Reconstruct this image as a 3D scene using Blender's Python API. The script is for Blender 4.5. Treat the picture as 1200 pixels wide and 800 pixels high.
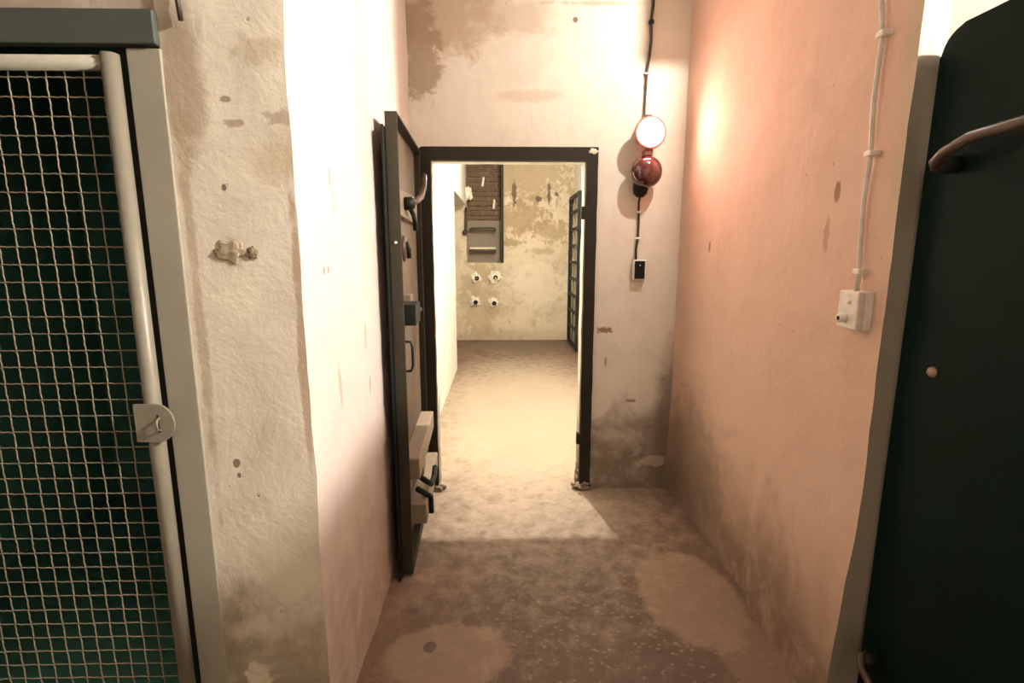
import bpy, bmesh, math, random
from mathutils import Vector, Matrix, noise

for o in list(bpy.data.objects):
    bpy.data.objects.remove(o)
scene = bpy.context.scene
COL = scene.collection
PI = math.pi
random.seed(7)

# ------------------------------------------------------------------ camera
cam_d = bpy.data.cameras.new('camera')
cam_d.sensor_width = 36.0
cam_d.lens = 605 / 1200 * 36
cam_d.clip_start = 0.02
cam = bpy.data.objects.new('camera', cam_d)
COL.objects.link(cam)
cam.location = (0, 0, 1.45)
cam.rotation_euler = (PI / 2 - 0.1737, 0, -0.0211)
scene.camera = cam

# ------------------------------------------------------------------ world and exposure
world = bpy.data.worlds.new('world')
scene.world = world
world.use_nodes = True
world.node_tree.nodes['Background'].inputs[0].default_value = (0.25, 0.6, 0.5, 1)
world.node_tree.nodes['Background'].inputs[1].default_value = 0.004
scene.view_settings.view_transform = 'Standard'
scene.view_settings.look = 'None'
scene.view_settings.gamma = 1
scene.view_settings.use_curve_mapping = False
scene.view_settings.exposure = 0.0

WARM = (1.0, 0.935, 0.83)
LOBBY_L = 5400       # radiance of each bare bulb
CORR_L = 5600
FAR_L = 70000
FAR2_L = 3500
RED_L = 235

# ------------------------------------------------------------------ material helpers
def lin(r, g, b):
    f = lambda c: (c / 255 / 12.92) if c / 255 <= 0.04045 else ((c / 255 + 0.055) / 1.055) ** 2.4
    return (f(r), f(g), f(b), 1)

class NT:
    def __init__(s, name):
        s.m = bpy.data.materials.new(name)
        s.m.use_nodes = True
        s.t = s.m.node_tree
        s.bsdf = s.t.nodes['Principled BSDF']
    def n(s, kind, **kw):
        nd = s.t.nodes.new(kind)
        for k, v in kw.items():
            if k.startswith('i_'):
                key = k[2:]
                key = int(key) if key.isdigit() else key.replace('_', ' ')
                nd.inputs[key].default_value = v
            else:
                setattr(nd, k, v)
        return nd
    def l(s, a, b):
        s.t.links.new(a, b)
    def math(s, op, a, b=None, clamp=False):
        nd = s.n('ShaderNodeMath', operation=op, use_clamp=clamp)
        for i, v in enumerate((a, b)):
            if v is None: continue
            if isinstance(v, (int, float)): nd.inputs[i].default_value = v
            else: s.l(v, nd.inputs[i])
        return nd.outputs[0]
    def ramp(s, v, lo, hi, a=0.0, b=1.0):
        nd = s.n('ShaderNodeMapRange')
        nd.interpolation_type = 'SMOOTHSTEP'
        nd.inputs[1].default_value = lo; nd.inputs[2].default_value = hi
        nd.inputs[3].default_value = a; nd.inputs[4].default_value = b
        s.l(v, nd.inputs[0])
        return nd.outputs[0]
    def noise(s, vec, scale, detail=5, rough=0.6, dist=0.0):
        nd = s.n('ShaderNodeTexNoise')
        nd.inputs['Scale'].default_value = scale
        nd.inputs['Detail'].default_value = detail
        nd.inputs['Roughness'].default_value = rough
        nd.inputs['Distortion'].default_value = dist
        s.l(vec, nd.inputs['Vector'])
        return nd.outputs['Fac']
    def mapping(s, vec, scale=(1, 1, 1), loc=(0, 0, 0)):
        nd = s.n('ShaderNodeMapping')
        nd.inputs['Scale'].default_value = scale
        nd.inputs['Location'].default_value = loc
        s.l(vec, nd.inputs['Vector'])
        return nd.outputs[0]
    def mix(s, fac, a, b):
        nd = s.n('ShaderNodeMix', data_type='RGBA')
        if isinstance(fac, (int, float)): nd.inputs[0].default_value = fac
        else: s.l(fac, nd.inputs[0])
        for i, v in ((6, a), (7, b)):
            if isinstance(v, tuple): nd.inputs[i].default_value = v
            else: s.l(v, nd.inputs[i])
        return nd.outputs[2]
    def voronoi(s, vec, scale, feature='F1', rnd=1.0):
        nd = s.n('ShaderNodeTexVoronoi', feature=feature)
        nd.inputs['Scale'].default_value = scale
        nd.inputs['Randomness'].default_value = rnd
        s.l(vec, nd.inputs['Vector'])
        return nd.outputs['Distance']
    def bump(s, h, strength, dist=0.01):
        nd = s.n('ShaderNodeBump')
        nd.inputs['Strength'].default_value = strength
        nd.inputs['Distance'].default_value = dist
        s.l(h, nd.inputs['Height'])
        s.l(nd.outputs[0], s.bsdf.inputs['Normal'])

def blotch(t, pos, wob, c, r, soft=0.25, ragged=0.9):
    """0..1 mask of a ragged-edged ellipsoid patch at world position c with radii r"""
    mp = t.n('ShaderNodeVectorMath', operation='SUBTRACT'); t.l(pos, mp.inputs[0]); mp.inputs[1].default_value = c
    dv = t.n('ShaderNodeVectorMath', operation='DIVIDE'); t.l(mp.outputs[0], dv.inputs[0]); dv.inputs[1].default_value = r
    ln = t.n('ShaderNodeVectorMath', operation='LENGTH'); t.l(dv.outputs[0], ln.inputs[0])
    w = t.math('MULTIPLY', t.math('SUBTRACT', wob, 0.5), ragged * 2)
    d = t.math('ADD', ln.outputs[1], w)
    return t.ramp(d, 1 - soft, 1 + soft, 1.0, 0.0)

def mute(c, k):
    y = 0.3 * c[0] + 0.55 * c[1] + 0.15 * c[2]
    return tuple(v + (y - v) * k for v in c[:3]) + (1,)

def plaster(name, base, stain, dark, stain_amt=0.5, damp=None, patches=(), pits=0.5, streak=0.35, bump=0.5, rough=0.85, fine=1.0, desat=0.3):
    base, stain = mute(base, desat), mute(stain, desat)
    t = NT(name)
    g = t.n('ShaderNodeNewGeometry'); pos = g.outputs['Position']
    big = t.noise(pos, 2.3, 7, 0.62, 0.6)
    mid = t.noise(pos, 9, 8, 0.68, 0.4)
    fin = t.noise(pos, 60, 5, 0.7)
    edge = t.noise(pos, 34, 5, 0.65)
    col = t.mix(t.math('MULTIPLY', t.ramp(big, 0.45, 0.72), stain_amt), base, stain)
    col = t.mix(t.math('MULTIPLY', t.ramp(mid, 0.5, 0.75), stain_amt * 0.7), col, stain)
    st = t.noise(t.mapping(pos, (14, 14, 0.9)), 1.6, 6, 0.7, 0.2)
    col = t.mix(t.math('MULTIPLY', t.ramp(st, 0.55, 0.8), streak), col, stain)
    # pits and scuffs
    v = t.voronoi(pos, 17)
    pit = t.math('MULTIPLY', t.ramp(v, 0.05, 0.11, 1, 0), t.ramp(mid, 0.5, 0.6))
    col = t.mix(t.math('MULTIPLY', pit, pits), col, dark)
    v2 = t.voronoi(pos, 55)
    pit2 = t.math('MULTIPLY', t.ramp(v2, 0.08, 0.16, 1, 0), t.ramp(big, 0.5, 0.62))
    col = t.mix(t.math('MULTIPLY', pit2, pits * 0.6), col, dark)
    sep = t.n('ShaderNodeSeparateXYZ'); t.l(pos, sep.inputs[0])
    if damp:
        for (z0, z1, c, amt) in damp:
            zz = t.math('ADD', sep.outputs[2], t.math('MULTIPLY', t.math('SUBTRACT', big, 0.5), 0.9))
            zz = t.math('ADD', zz, t.math('MULTIPLY', t.math('SUBTRACT', mid, 0.5), 0.35))
            m = t.ramp(zz, z0, z1, 1, 0)
            m = t.math('MULTIPLY', m, t.ramp(mid, 0.25, 0.6, 0.55, 1.0))
            col = t.mix(t.math('MULTIPLY', m, amt), col, c)
    for p in patches:
        c, r, cc, amt = p[:4]
        soft = p[4] if len(p) > 4 else 0.25
        rag = p[5] if len(p) > 5 else 0.9
        small = sorted(r)[1] < 0.06
        m = blotch(t, pos, edge if small else mid, c, r, soft, rag)
        col = t.mix(t.math('MULTIPLY', m, amt), col, cc)
    t.l(col, t.bsdf.inputs['Base Color'])
    t.bsdf.inputs['Roughness'].default_value = rough
    h = t.math('ADD', t.math('MULTIPLY', big, 0.9), t.math('MULTIPLY', mid, 0.55))
    h = t.math('ADD', h, t.math('MULTIPLY', fin, 0.04 * fine))
    h = t.math('SUBTRACT', h, t.math('MULTIPLY', pit, 0.18))
    t.bump(h, bump * 0.6, 0.025)
    return t.m

def steel(name, c1, c2, rough=0.5, metal=0.0, scale=12, bump=0.15, rust=None, amt=0.6, spec=0.5):
    t = NT(name)
    g = t.n('ShaderNodeNewGeometry'); pos = g.outputs['Position']
    a = t.noise(pos, scale, 6, 0.65, 0.3)
    col = t.mix(t.math('MULTIPLY', t.ramp(a, 0.4, 0.7), amt), c1, c2)
    if rust:
        b = t.noise(pos, scale * 2.7, 7, 0.7, 0.5)
        col = t.mix(t.ramp(b, 0.6, 0.72), col, rust)
    t.l(col, t.bsdf.inputs['Base Color'])
    t.bsdf.inputs['Roughness'].default_value = rough
    t.bsdf.inputs['Metallic'].default_value = metal
    t.bsdf.inputs['Specular IOR Level'].default_value = spec
    t.bump(a, bump, 0.004)
    return t.m

def plain(name, c, rough=0.5, metal=0.0, emit=None, strength=0.0, coat=0.0):
    t = NT(name)
    tc = t.n('ShaderNodeTexCoord')
    a = t.noise(tc.outputs['Object'], 30, 3, 0.5)
    d = tuple(x * 0.82 for x in c[:3]) + (1,)
    t.l(t.mix(t.ramp(a, 0.35, 0.7), c, d), t.bsdf.inputs['Base Color'])
    t.bsdf.inputs['Roughness'].default_value = rough
    t.bsdf.inputs['Metallic'].default_value = metal
    t.bsdf.inputs['Coat Weight'].default_value = coat
    if emit:
        t.bsdf.inputs['Emission Color'].default_value = emit
        t.bsdf.inputs['Emission Strength'].default_value = strength
    return t.m

# ------------------------------------------------------------------ materials
CREAM = (0.74, 0.665, 0.53, 1)
CREAM2 = (0.62, 0.52, 0.38, 1)
BROWN = (0.30, 0.21, 0.13, 1)
DIRT = (0.20, 0.155, 0.10, 1)
PINKISH = (0.74, 0.63, 0.52, 1)
M = {}
M['pier'] = plaster('pier_plaster', (0.70, 0.60, 0.455, 1), (0.56, 0.455, 0.32, 1), (0.16, 0.11, 0.07, 1), 0.6, pits=0.8,
    damp=[(0.28, 0.5, (0.20, 0.155, 0.09, 1), 0.85)],
    patches=[((-0.74, 1.3, 1.86), (0.05, 0.5, 0.16), (0.27, 0.19, 0.12, 1), 0.7, 0.4),
             ((-0.70, 1.3, 0.12), (0.06, 0.5, 0.16), (0.66, 0.60, 0.47, 1), 0.9, 0.1),
             ((-0.60, 1.3, 0.06), (0.09, 0.5, 0.10), (0.66, 0.60, 0.47, 1), 0.9, 0.1),
             ((-0.665, 1.3, 1.445), (0.035, 0.5, 0.03), (0.33, 0.25, 0.16, 1), 0.5, 0.4),
             ((-0.645, 1.3, 1.80), (0.014, 0.5, 0.008), (0.2, 0.14, 0.09, 1), 0.8, 0.3, 1.2),
             ((-0.63, 1.3, 1.745), (0.022, 0.5, 0.010), (0.26, 0.18, 0.11, 1), 0.7, 0.3, 1.6),
             ((-0.52, 1.3, 1.76), (0.03, 0.5, 0.016), (0.30, 0.22, 0.14, 1), 0.6, 0.3, 1.6),
             ((-0.555, 1.3, 1.90), (0.05, 0.5, 0.03), (0.42, 0.33, 0.22, 1), 0.6, 0.4, 1.2),
             ((-0.53, 1.3, 1.66), (0.07, 0.5, 0.05), (0.50, 0.39, 0.26, 1), 0.6, 0.4, 1.2),
             ((-0.65, 1.3, 1.34), (0.05, 0.5, 0.05), (0.74, 0.66, 0.52, 1), 0.6, 0.4, 1.4),
             ((-0.505, 1.3, 1.2), (0.010, 0.5, 0.30), (0.34, 0.22, 0.14, 1), 0.7, 0.4, 1.4),
             ((-0.755, 1.3, 1.3), (0.012, 0.5, 0.45), (0.40, 0.31, 0.21, 1), 0.7, 0.4, 1.6),
             ((-0.70, 1.3, 0.90), (0.008, 0.5, 0.012), (0.14, 0.1, 0.06, 1), 0.9, 0.2, 0.9),
             ((-0.695, 1.3, 0.865), (0.005, 0.5, 0.007), (0.14, 0.1, 0.06, 1), 0.9, 0.2, 0.9),
             ((-0.665, 1.3, 1.60), (0.006, 0.5, 0.008), (0.12, 0.08, 0.05, 1), 0.9, 0.2, 0.2)], bump=0.55)
M['left'] = plaster('left_plaster', (0.62, 0.51, 0.445, 1), (0.53, 0.415, 0.345, 1), (0.36, 0.2, 0.13, 1), 0.35,  # pink cast of the red lamp mixed into this plaster
    damp=[(0.2, 0.95, (0.33, 0.215, 0.15, 1), 0.85)],
    patches=[((-0.495, 2.85, 2.6), (0.5, 0.22, 0.5), (0.45, 0.34, 0.24, 1), 0.55, 0.5),
             ((-0.495, 1.46, 1.395), (0.5, 0.006, 0.012), (0.25, 0.1, 0.06, 1), 0.9, 0.2, 0.4),
             ((-0.495, 1.50, 1.395), (0.5, 0.006, 0.010), (0.25, 0.1, 0.06, 1), 0.9, 0.2, 0.4),
             ((-0.495, 1.56, 1.66), (0.5, 0.006, 0.03), (0.4, 0.2, 0.13, 1), 0.8, 0.3, 0.6),
             ((-0.495, 1.58, 1.60), (0.5, 0.007, 0.06), (0.45, 0.26, 0.18, 1), 0.7, 0.4, 0.8),
             ((-0.495, 1.55, 1.05), (0.5, 0.012, 0.07), (0.45, 0.26, 0.18, 1), 0.7, 0.4, 1.2),
             ((-0.495, 1.86, 1.15), (0.5, 0.012, 0.05), (0.42, 0.25, 0.17, 1), 0.7, 0.4, 1.2),
             ((-0.495, 1.90, 0.95), (0.5, 0.008, 0.03), (0.35, 0.18, 0.12, 1), 0.8, 0.3, 1.0),
             ((-0.495, 1.98, 2.1), (0.5, 0.1, 0.7), (0.52, 0.42, 0.32, 1), 0.5, 0.5, 0.8)], pits=0.45, bump=0.4)
M['back'] = plaster('back_plaster', CREAM, (0.60, 0.50, 0.37, 1), (0.25, 0.16, 0.1, 1), 0.40,
    damp=[(0.30, 0.62, (0.17, 0.12, 0.075, 1), 0.9)],
    patches=[((-0.33, 2.99, 2.72), (0.30, 0.5, 0.24), (0.40, 0.29, 0.18, 1), 0.75, 0.35, 1.1),
             ((-0.43, 2.99, 2.50), (0.10, 0.5, 0.26), (0.30, 0.215, 0.135, 1), 0.75, 0.2, 1.3),
             ((0.05, 2.99, 2.68), (0.22, 0.5, 0.09), (0.45, 0.34, 0.22, 1), 0.5, 0.45, 1.2),
             ((0.40, 2.99, 2.66), (0.014, 0.5, 0.014), (0.2, 0.12, 0.07, 1), 0.95, 0.2, 0.2),
             ((0.61, 2.99, 0.99), (0.045, 0.5, 0.016), (0.24, 0.13, 0.07, 1), 0.9, 0.25, 1.5),
             ((0.62, 2.99, 0.80), (0.007, 0.5, 0.03), (0.3, 0.18, 0.1, 1), 0.7, 0.3, 0.8),
             ((0.78, 2.99, 0.56), (0.03, 0.5, 0.010), (0.26, 0.15, 0.09, 1), 0.8, 0.3, 1.2),
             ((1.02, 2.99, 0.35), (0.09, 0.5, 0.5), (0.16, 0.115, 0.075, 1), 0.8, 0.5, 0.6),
             ((0.93, 2.99, 0.17), (0.09, 0.5, 0.035), (0.55, 0.46, 0.35, 1), 0.6, 0.25, 1.7),
             ((0.52, 2.99, 2.74), (0.22, 0.5, 0.012), (0.36, 0.26, 0.17, 1), 0.6, 0.4, 1.8),
             ((0.16, 2.99, 2.28), (0.16, 0.5, 0.03), (0.58, 0.46, 0.33, 1), 0.6, 0.5, 1.6)], bump=0.5)
M['right'] = plaster('right_plaster', (0.66, 0.46, 0.355, 1), (0.53, 0.345, 0.25, 1), (0.26, 0.13, 0.08, 1), 0.45, desat=0.0,  # reddish light on this wall is put into its pink base colour
    damp=[(0.15, 0.66, (0.17, 0.105, 0.066, 1), 0.9)],
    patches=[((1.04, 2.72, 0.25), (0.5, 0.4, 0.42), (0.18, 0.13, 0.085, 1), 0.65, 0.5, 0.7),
             ((1.04, 1.63, 1.63), (0.5, 0.014, 0.028), (0.25, 0.13, 0.08, 1), 0.85, 0.25, 0.5),
             ((1.04, 1.66, 1.50), (0.5, 0.014, 0.05), (0.40, 0.24, 0.16, 1), 0.7, 0.3, 0.8),
             ((1.04, 2.60, 1.47), (0.5, 0.012, 0.03), (0.22, 0.1, 0.06, 1), 0.85, 0.25, 0.6),
             ((1.04, 1.36, 2.0), (0.5, 0.05, 0.6), (0.55, 0.45, 0.33, 1), 0.6, 0.4, 0.8)], streak=0.5, bump=0.45)
M['lobby'] = plaster('lobby_plaster', (0.42, 0.36, 0.28, 1), (0.34, 0.27, 0.19, 1), BROWN, 0.5)
M['shaded_plaster'] = plaster('shaded_plaster', (0.30, 0.26, 0.19, 1), (0.24, 0.19, 0.13, 1), BROWN, 0.4)  # right pier's plaster, darkened to show the door's shade on it
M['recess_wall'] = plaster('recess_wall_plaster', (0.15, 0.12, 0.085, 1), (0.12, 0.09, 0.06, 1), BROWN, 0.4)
M['lintel'] = plaster('lintel_plaster', (0.45, 0.33, 0.24, 1), (0.30, 0.20, 0.14, 1), BROWN, 0.8, bump=0.9)
M['ceiling'] = plaster('ceiling_plaster', (0.45, 0.39, 0.31, 1), (0.36, 0.29, 0.21, 1), BROWN, 0.4)
M['far'] = plaster('far_plaster', (0.62, 0.52, 0.36, 1), (0.40, 0.29, 0.16, 1), (0.13, 0.085, 0.045, 1), 0.8,
    damp=[(0.0, 0.25, (0.36, 0.27, 0.165, 1), 0.7)],
    patches=[((0.45, 8.4, 2.62), (0.9, 0.5, 0.42), (0.30, 0.21, 0.11, 1), 0.7, 0.2, 3.2),
             ((0.25, 8.4, 1.95), (0.5, 0.5, 0.26), (0.30, 0.205, 0.10, 1), 0.75, 0.25, 2.6),
             ((0.78, 8.4, 1.78), (0.34, 0.5, 0.16), (0.32, 0.22, 0.115, 1), 0.7, 0.25, 2.6),
             ((0.62, 8.4, 1.45), (0.2, 0.5, 0.05), (0.34, 0.245, 0.13, 1), 0.6, 0.4, 2.6),
             ((0.2, 8.4, 1.58), (0.16, 0.5, 0.05), (0.26, 0.18, 0.09, 1), 0.7, 0.3, 2.0),
             ((-0.35, 8.4, 0.55), (0.32, 0.5, 0.6), (0.36, 0.265, 0.15, 1), 0.6, 0.3, 2.6),
             ((-0.26, 8.4, 1.1), (0.26, 0.5, 0.14), (0.40, 0.30, 0.175, 1), 0.6, 0.4, 1.5),
             ((0.6, 8.4, 0.95), (0.45, 0.5, 0.3), (0.70, 0.61, 0.45, 1), 0.6, 0.4, 2.0),
             ((0.21, 8.4, 2.33), (0.035, 0.5, 0.2), (0.10, 0.06, 0.03, 1), 0.9, 0.25, 1.4),
             ((0.76, 8.4, 2.32), (0.03, 0.5, 0.18), (0.10, 0.06, 0.03, 1), 0.9, 0.25, 1.4),
             ((0.595, 8.4, 2.257), (0.05, 0.5, 0.045), (0.08, 0.05, 0.025, 1), 0.9, 0.25, 1.2),
             ((0.88, 8.4, 2.33), (0.035, 0.5, 0.03), (0.08, 0.05, 0.025, 1), 0.9, 0.25, 1.2)], bump=1.1, pits=0.9, desat=0.1)
M['farside'] = plaster('far_side_plaster', (0.80, 0.74, 0.61, 1), (0.72, 0.62, 0.47, 1), BROWN, 0.25, pits=0.2, bump=0.3)
M['recess'] = plaster('recess_plaster', (0.27, 0.20, 0.12, 1), (0.2, 0.14, 0.08, 1), (0.08, 0.05, 0.03, 1), 0.6)
M['cell'] = plaster('cell_shade_tint', (0.025, 0.25, 0.195, 1), (0.02, 0.19, 0.15, 1), (0.01, 0.1, 0.08, 1), 0.5)  # teal tint of the cell's deep shade, put into the surface colour

def floor_mat():
    t = NT('floor_concrete')
    g = t.n('ShaderNodeNewGeometry'); pos = g.outputs['Position']
    big = t.noise(pos, 2.2, 8, 0.65, 0.5)
    mid = t.noise(pos, 11, 8, 0.7, 0.3)
    fin = t.noise(pos, 75, 4, 0.7)
    col = t.mix(t.ramp(big, 0.35, 0.65), (0.225, 0.138, 0.088, 1), (0.12, 0.069, 0.042, 1))
    col = t.mix(t.math('MULTIPLY', t.ramp(fin, 0.45, 0.64), 0.5), col, (0.08, 0.048, 0.03, 1))
    col = t.mix(t.math('MULTIPLY', t.ramp(mid, 0.45, 0.72), 0.42), col, (0.095, 0.063, 0.041, 1))
    # worn middle of the corridor where the aggregate shows
    m = blotch(t, pos, big, (0.42, 1.75, 0), (0.62, 0.75, 1), 0.5, 1.0)
    col = t.mix(t.math('MULTIPLY', m, 0.72), col, (0.075, 0.05, 0.032, 1))
    v = t.voronoi(t.mapping(pos, (1, 1.3, 1)), 30)
    chip = t.math('MULTIPLY', t.ramp(v, 0.16, 0.36, 1, 0), t.ramp(fin, 0.42, 0.56))
    chip = t.math('MULTIPLY', chip, m)
    col = t.mix(t.math('MULTIPLY', chip, 0.65), col, (0.30, 0.21, 0.145, 1))
    v2 = t.voronoi(pos, 23)
    sp = t.math('MULTIPLY', t.ramp(v2, 0.06, 0.13, 1, 0), t.ramp(big, 0.48, 0.58))
    col = t.mix(t.math('MULTIPLY', sp, 0.6), col, (0.08, 0.055, 0.04, 1))
    # trowelled repair patches, dark spots, paler far-room floor with a dark far end
    for c, r, cc, a in [((-0.20, 1.66, 0), (0.235, 0.155, 1), (0.235, 0.155, 0.102, 1), 0.75),
                        ((0.80, 1.98, 0), (0.21, 0.32, 1), (0.245, 0.165, 0.108, 1), 0.75),
                        ((0.95, 1.62, 0), (0.16, 0.20, 1), (0.23, 0.152, 0.10, 1), 0.5),
                        ((-0.27, 1.70, 0), (0.024, 0.028, 1), (0.07, 0.05, 0.035, 1), 0.9),
                        ((-0.36, 1.90, 0), (0.02, 0.02, 1), (0.07, 0.05, 0.035, 1), 0.9),
                        ((-0.12, 1.92, 0), (0.022, 0.013, 1), (0.10, 0.07, 0.05, 1), 0.8),
                        ((0.2, 4.6, 0), (0.9, 2.2, 1), (0.40, 0.33, 0.24, 1), 0.7),
                        ((0.25, 7.9, 0), (0.7, 0.5, 1), (0.16, 0.125, 0.08, 1), 0.75)]:
        b = blotch(t, pos, mid, c, r, 0.09 if r[0] < 0.3 else 0.5, 0.25 if r[0] < 0.3 else 0.8)
        col = t.mix(t.math('MULTIPLY', b, a), col, cc)
    t.l(col, t.bsdf.inputs['Base Color'])
    t.bsdf.inputs['Roughness'].default_value = 0.75
    h = t.math('ADD', t.math('MULTIPLY', mid, 0.6), t.math('MULTIPLY', fin, 0.22))
    h = t.math('ADD', h, t.math('MULTIPLY', chip, 0.15))
    t.bump(h, 0.3, 0.02)
    return t.m
M['floor'] = floor_mat()
M['gate_frame'] = steel('grey_green_paint', (0.30, 0.275, 0.22, 1), (0.25, 0.235, 0.185, 1), 0.55, 0, 5, 0.08)
M['gate_header'] = steel('dark_grey_green_paint', (0.055, 0.066, 0.054, 1), (0.045, 0.055, 0.046, 1), 0.6, 0, 5, 0.08)
M['gate_tube'] = steel('grey_tube_paint', (0.22, 0.195, 0.15, 1), (0.18, 0.16, 0.125, 1), 0.42, 0, 8, 0.08)
M['wire'] = steel('galvanised_wire', (0.24, 0.20, 0.145, 1), (0.17, 0.145, 0.11, 1), 0.5, 0.2, 40, 0.1)
M['door_dark'] = steel('dark_brown_door_steel', (0.036, 0.030, 0.020, 1), (0.024, 0.021, 0.015, 1), 0.55, 0.0, 10, 0.15, spec=0.2)
M['door_panel'] = steel('door_panel_paint', (0.125, 0.088, 0.062, 1), (0.095, 0.065, 0.045, 1), 0.55, 0.0, 9, 0.2, spec=0.25)
M['door_plate'] = steel('door_plate_paint', (0.17, 0.125, 0.075, 1), (0.13, 0.095, 0.06, 1), 0.5, 0.0, 16, 0.2)
M['door_rail'] = steel('pale_rail_paint', (0.22, 0.165, 0.11, 1), (0.17, 0.125, 0.08, 1), 0.6, 0.0, 16, 0.2)
M['black'] = steel('black_iron', (0.007, 0.010, 0.007, 1), (0.011, 0.011, 0.009, 1), 0.5, 0.0, 20, 0.1, spec=0.2)
M['iron'] = steel('worn_iron', (0.075, 0.042, 0.03, 1), (0.04, 0.026, 0.019, 1), 0.4, 0.2, 25, 0.2)
M['bright'] = steel('bright_rivet', (0.75, 0.72, 0.66, 1), (0.6, 0.57, 0.5, 1), 0.25, 0.8, 30, 0.05)
M['frame_dark'] = steel('dark_frame_steel', (0.024, 0.020, 0.013, 1), (0.015, 0.014, 0.010, 1), 0.6, 0.0, 14, 0.35, (0.05, 0.023, 0.015, 1), spec=0.2)
M['door_shade_tint'] = steel('shade_tinted_door', (0.0015, 0.0105, 0.008, 1), (0.0045, 0.0095, 0.0065, 1), 0.5, 0.0, 4, 0.06, spec=0.08)  # green here carries the teal tint of the shadow on the door
M['bolt'] = steel('worn_bolt', (0.30, 0.21, 0.14, 1), (0.2, 0.14, 0.09, 1), 0.4, 0.4, 30, 0.1)
M['lamp_red'] = steel('red_brown_lamp_body', (0.20, 0.055, 0.04, 1), (0.15, 0.045, 0.035, 1), 0.4, 0.0, 20, 0.05)
M['lens_dark'] = plain('dark_red_glass', (0.075, 0.013, 0.010, 1), 0.12, 0.0, coat=1.0)
M['lens_lit'] = plain('lit_lamp_glass', (0.8, 0.5, 0.45, 1), 0.3, 0, (1, 0.47, 0.38, 1), RED_L)
M['rim'] = plain('pink_red_rim', (0.55, 0.22, 0.18, 1), 0.35)
M['cable_dark'] = plain('dark_cable', (0.035, 0.022, 0.016, 1), 0.55)
M['cable_pale'] = plain('pale_cable', (0.62, 0.58, 0.52, 1), 0.45)
M['white_plastic'] = plain('white_plastic', (0.80, 0.75, 0.66, 1), 0.4)
M['key_face'] = plain('switch_cover', (0.78, 0.70, 0.63, 1), 0.3)
M['bulb'] = plain('bulb', (0.9, 0.85, 0.75, 1), 0.3)
M['fill'] = steel('grey_mortar', (0.36, 0.295, 0.20, 1), (0.28, 0.22, 0.145, 1), 0.9, 0, 30, 0.5)
M['fill_dark'] = steel('dark_mortar', (0.22, 0.165, 0.11, 1), (0.16, 0.12, 0.08, 1), 0.9, 0, 30, 0.5)
M['plug'] = steel('white_plug', (0.80, 0.73, 0.58, 1), (0.68, 0.58, 0.42, 1), 0.9, 0, 30, 0.5)
M['brick'] = steel('old_brick', (0.115, 0.068, 0.034, 1), (0.165, 0.105, 0.055, 1), 0.9, 0, 7, 0.5, (0.07, 0.045, 0.025, 1))
M['rung'] = steel('rung_steel', (0.09, 0.075, 0.05, 1), (0.06, 0.05, 0.035, 1), 0.5, 0.3, 15, 0.1)
M['ledge'] = steel('pale_ledge', (0.66, 0.58, 0.42, 1), (0.5, 0.42, 0.3, 1), 0.8, 0, 15, 0.1)
M['grille'] = steel('grille_steel', (0.014, 0.018, 0.013, 1), (0.01, 0.014, 0.01, 1), 0.5, 0.0, 15, 0.1, spec=0.15)
M['grille_pale'] = steel('grille_worn_bar', (0.30, 0.22, 0.14, 1), (0.2, 0.15, 0.1, 1), 0.5, 0.0, 15, 0.1)
def bulb_mat(name, L, colour=WARM):
    return plain(name, (0.9, 0.85, 0.75, 1), 0.3, 0, colour + (1,), L)

# ------------------------------------------------------------------ mesh helpers
def mesh_obj(name, bm, mat, parent=None, smooth=False):
    me = bpy.data.meshes.new(name)
    bmesh.ops.recalc_face_normals(bm, faces=bm.faces)
    bm.to_mesh(me); bm.free()
    me.materials.append(mat)
    if smooth:
        for p in me.polygons: p.use_smooth = True
    o = bpy.data.objects.new(name, me)
    COL.objects.link(o)
    if parent: o.parent = parent
    return o

def share(name, src, parent=None, loc=(0, 0, 0), rot=(0, 0, 0)):
    o = bpy.data.objects.new(name, src.data)
    COL.objects.link(o)
    o.parent = parent; o.location = loc; o.rotation_euler = rot
    return o

def empty(name, loc=(0, 0, 0), rz=0.0):
    o = bpy.data.objects.new(name, None)
    o.empty_display_size = 0.05
    COL.objects.link(o)
    o.location = loc; o.rotation_euler = (0, 0, rz)
    return o

def tag(o, label, cat=None, group=None, kind=None):
    o['label'] = label
    if cat: o['category'] = cat
    if group: o['group'] = group
    if kind: o['kind'] = kind
    return o

def box(bm, x0, x1, y0, y1, z0, z1, bev=0.0, mat=None):
    r = bmesh.ops.create_cube(bm, size=1)
    vs = r['verts']
    for v in vs:
        v.co = Vector((x0 + (v.co.x + 0.5) * (x1 - x0), y0 + (v.co.y + 0.5) * (y1 - y0), z0 + (v.co.z + 0.5) * (z1 - z0)))
    if bev:
        es = list({e for v in vs for e in v.link_edges})
        r2 = bmesh.ops.bevel(bm, geom=es, offset=bev, segments=2, profile=0.5, affect='EDGES')
        vs = list({v for f in r2['faces'] for v in f.verts})
    if mat is not None:
        bmesh.ops.transform(bm, matrix=mat, verts=vs)

def boxo(name, b, mat, parent=None, bev=0.0):
    bm = bmesh.new(); box(bm, *b, bev=bev)
    return mesh_obj(name, bm, mat, parent)

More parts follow.
